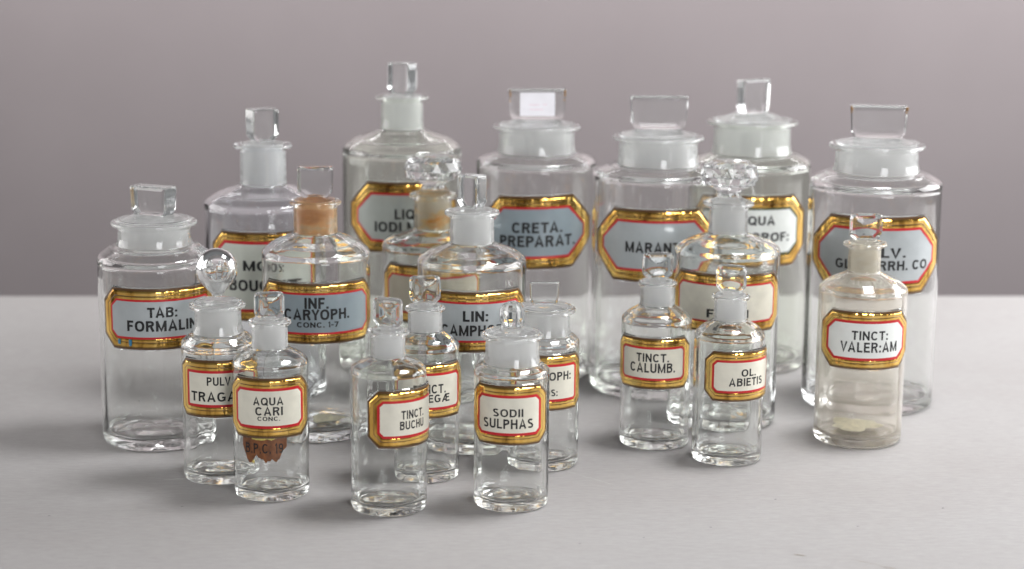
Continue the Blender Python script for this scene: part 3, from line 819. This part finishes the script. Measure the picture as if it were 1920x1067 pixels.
# white sticker on the face of the big jar's stopper, its pink print faded
def stopper_card(b, w, h, z0, y, matname, name, dx=0.0, r=0.0016, dz=0.0):
    pts = fillet([(-w / 2, 0), (-w / 2, h, r), (w / 2, h, r), (w / 2, 0, r), (-w / 2, 0, r), (-w / 2, h, r)], 4)[1:-1]
    yaw = radians(b['st'][1])
    vs = []
    for yy in (y, y - 0.00015):
        for x, z in pts:
            x += dx
            vs.append((x * cos(yaw) - yy * sin(yaw), x * sin(yaw) + yy * cos(yaw), z0 + z + dz))
    n = len(pts)
    fs = [tuple(range(n))[::-1], tuple(range(n, 2 * n))] + [(k, (k + 1) % n, (k + 1) % n + n, k + n) for k in range(n)]
    par = next(o for o in b['root'].children if o.name.startswith('stopper'))
    return link(name, to_mesh(name, vs, fs, True), M[matname], par, False)
b = by('creta')
th = b['st'][2] * b['ws']
st_ = stopper_card(b, b['ws'] * 0.63, (b['zt'] - b['zsb']) * 0.80, b['zsb'] + 0.0030, -th / 2 - 0.0002, 'paper', 'white_sticker')
for k, (dx, dz, w_) in enumerate(((-0.003, 0.0105, 0.010), (0.007, 0.0108, 0.004), (-0.001, 0.0060, 0.013))):
    stopper_card(b, w_, 0.0007, b['zsb'] + 0.0030, -th / 2 - 0.0004, 'pink', 'faded_print', dx, 0.0002, dz)

# torn brown paper scrap under the AQUA CARI label, with the stub of its printing
b = by('cari')
zb = b['lab'][2]
sc_ = patch(b, b['root'], 'torn_paper_scrap', -47, 23, zb - 0.0170, zb + 0.0003, 0.0004, 'brown', 14, 0.24, 36)
L = Lab(dict(b, lab=[-12, 30, zb - 0.02, zb]))
tv, tf = [], []
def letters(b, txts, h, sw, matname, name, parent):
    V, Fc = [], []
    L = Lab(b)
    for txt, az, wdeg, z0, ht in txts:
        v, f = text_geo(txt, sw)
        x0, x1 = min(q[0] for q in v), max(q[0] for q in v)
        n0 = len(V)
        for x, y in v:
            a = b['face'] + radians(az) + (x - (x0 + x1) / 2) * radians(wdeg) / (x1 - x0)
            V.append(((L.R + h) * cos(a), (L.R + h) * sin(a), z0 + y * ht))
        Fc += [tuple(i + n0 for i in q) for q in f]
    return link(name, to_mesh(name, V, Fc), M[matname], parent, False)
letters(b, [('B.P.C. 19', -12, 58, zb - 0.0125, 0.0082)], 0.00065, 0.14, 'ink', 'scrap_lettering', sc_)
patch(b, b['root'], 'glue_residue', -30, 12, zb - 0.0012, zb + 0.0006, 0.0008, 'glue', 9, 0.5)
patch(b, b['root'], 'glue_residue', -33, -26, zb - 0.0205, zb - 0.0178, 0.0003, 'glue', 11, 0.6)

# blue enamel specks on the lower frame of the TAB: FORMALIN label
b = by('tab')
zb, zt_ = b['lab'][2], b['lab'][3]
lab_ = next(o for o in b['root'].children if o.name.startswith('label'))
for az in (-38, -26):
    patch(b, lab_, 'blue_speck', az - 1.5, az + 1.5, zb + 0.0035, zb + 0.0085, 0.0024, 'blueink', int(az) + 60, 0.3, 8, 3)

# brown crust in the upper corners of the old stoppers
def crust(b, side, w, h, seed):
    rnd = random.Random(seed)
    yaw = radians(b['st'][1]); th = b['st'][2] * b['ws']
    vs, fs = [], []
    for q in range(26):
        cx_ = side * (b['ws'] * 0.5 * 1.0 - abs(rnd.gauss(0, w)))
        cz_ = b['zt'] - 0.0008 - abs(rnd.gauss(0, h))
        s = rnd.uniform(0.0003, 0.0009)
        n0 = len(vs)
        for k in range(6):
            a = 2 * pi * k / 6
            x, z, y = cx_ + s * cos(a), cz_ + s * 1.3 * sin(a), -th / 2 + 0.0002
            vs.append((x * cos(yaw) - y * sin(yaw), x * sin(yaw) + y * cos(yaw), z))
        y = -th / 2 - 0.0005
        vs.append((cx_ * cos(yaw) - y * sin(yaw), cx_ * sin(yaw) + y * cos(yaw), cz_))
        fs += [(n0 + k, n0 + (k + 1) % 6, n0 + 6) for k in range(6)]
    par = next(o for o in b['root'].children if o.name.startswith('stopper'))
    o = link('brown_crust', to_mesh('brown_crust', vs, fs), M['crust'], par)
    o['kind'] = 'stuff'
for id_, w, h in (('glyc', 0.0010, 0.0024), ('creta', 0.0006, 0.0050)):
    for sd in (-1, 1):
        crust(by(id_), sd, w, h, sd + 5)

# dried residue on the floor of the clouded bottle
def residue(b, name, rad, z, matname, seed, cx_=0.0, cy_=0.0):
    rnd = random.Random(seed)
    n = 40
    ph = [rnd.uniform(0, 6.28) for _ in range(5)]
    vs = [(cx_, cy_, z)]
    for ring_ in (0.5, 1.0):
        for k in range(n):
            a = 2 * pi * k / n
            r_ = rad * ring_ * (1 + 0.16 * sin(3 * a + ph[0]) + 0.10 * sin(5 * a + ph[1]) + 0.07 * sin(9 * a + ph[2]))
            vs.append((cx_ + r_ * cos(a), cy_ + r_ * sin(a), z - 0.0009 * ring_ ** 2))
    fs = [(0, 1 + k, 1 + (k + 1) % n) for k in range(n)] + [(1 + k, 1 + n + k, 1 + n + (k + 1) % n, 1 + (k + 1) % n) for k in range(n)]
    return link(name, to_mesh(name, vs, fs), M[matname], b['root'])
M['residue'] = paint('dried_residue', (0.66, 0.62, 0.44), 0.6, 0.2, 0.3, 150)
bv = by('valer')
residue(bv, 'dried_residue', bv['R'] * 0.55, 0.0132, 'residue', 3, -0.002, 0.0)
residue(by('caryoph'), 'dried_residue', 0.014, 0.0125, 'residue', 8, 0.008, -0.004)

# small marks on the painted board: pale scratches, one brown scrape, specks
M['pale_mark'] = paint('pale_scratch', (0.55, 0.54, 0.53), 0.7, 0)
M['brown_mark'] = paint('brown_scrape', (0.22, 0.18, 0.12), 0.7, 0)
M['dark_mark'] = paint('dark_speck', (0.09, 0.09, 0.10), 0.7, 0)
inv = t_.matrix_basis.inverted()
def mark(name, pts, w, matname, seed=0):
    rnd = random.Random(seed)
    vs, fs = [], []
    for i, (x, y) in enumerate(pts):
        k = w * rnd.uniform(0.35, 1.0) * (0.3 if i in (0, len(pts) - 1) else 1)
        for s_ in (-1, 1):
            v = inv @ Vector((x, y + s_ * k, 0.00025))
            vs.append(tuple(v))
    for i in range(len(pts) - 1):
        fs.append((2 * i, 2 * i + 2, 2 * i + 3, 2 * i + 1))
    link(name, to_mesh(name, vs, fs), M[matname], t_, False)
def line(x0, y0, x1, y1, n, wob, seed):
    rnd = random.Random(seed)
    return [(x0 + (x1 - x0) * k / n + rnd.uniform(-wob, wob), y0 + (y1 - y0) * k / n + rnd.uniform(-wob, wob)) for k in range(n + 1)]
mark('scratch', line(0.040, 0.098, 0.088, 0.050, 9, 0.0008, 1), 0.00022, 'pale_mark', 1)
mark('scratch', line(0.052, -0.030, 0.060, -0.075, 7, 0.0006, 2), 0.00016, 'pale_mark', 2)
mark('scratch', line(-0.280, 0.060, -0.262, 0.062, 5, 0.0005, 3), 0.0007, 'pale_mark', 3)
mark('scrape', line(0.245, -0.118, 0.275, -0.140, 8, 0.0006, 4), 0.0005, 'brown_mark', 4)
mark('scrape', line(0.205, -0.110, 0.214, -0.112, 4, 0.0005, 5), 0.0006, 'brown_mark', 5)
for k, (x, y) in enumerate(((-0.352, -0.035), (0.336, 0.001), (0.262, -0.045), (0.150, -0.050), (0.098, -0.075), (0.208, 0.020), (-0.255, -0.010), (0.05, -0.09))):
    mark('speck', line(x, y, x + 0.0022, y + 0.0006, 3, 0.0002, 20 + k), 0.0008, 'dark_mark', k)

# fly specks and specks of dirt on the glass
def dots(b, spots, matname='dark_mark'):
    for az, z, s in spots:
        patch(b, b['root'], 'dirt_speck', az - s / b['R'] * 57, az + s / b['R'] * 57, z - s, z + s, 0.0003, matname, int(az * 7 + 999), 0.3, 6, 3)
dots(by('cari'), ((43, 0.0262, 0.0004), (8, 0.0042, 0.0005), (52, 0.050, 0.0003)))
dots(by('buchu'), ((-30, 0.03, 0.0003), (12, 0.021, 0.0003)))
dots(by('tab'), ((-20, 0.045, 0.0004), (22, 0.03, 0.0004)))
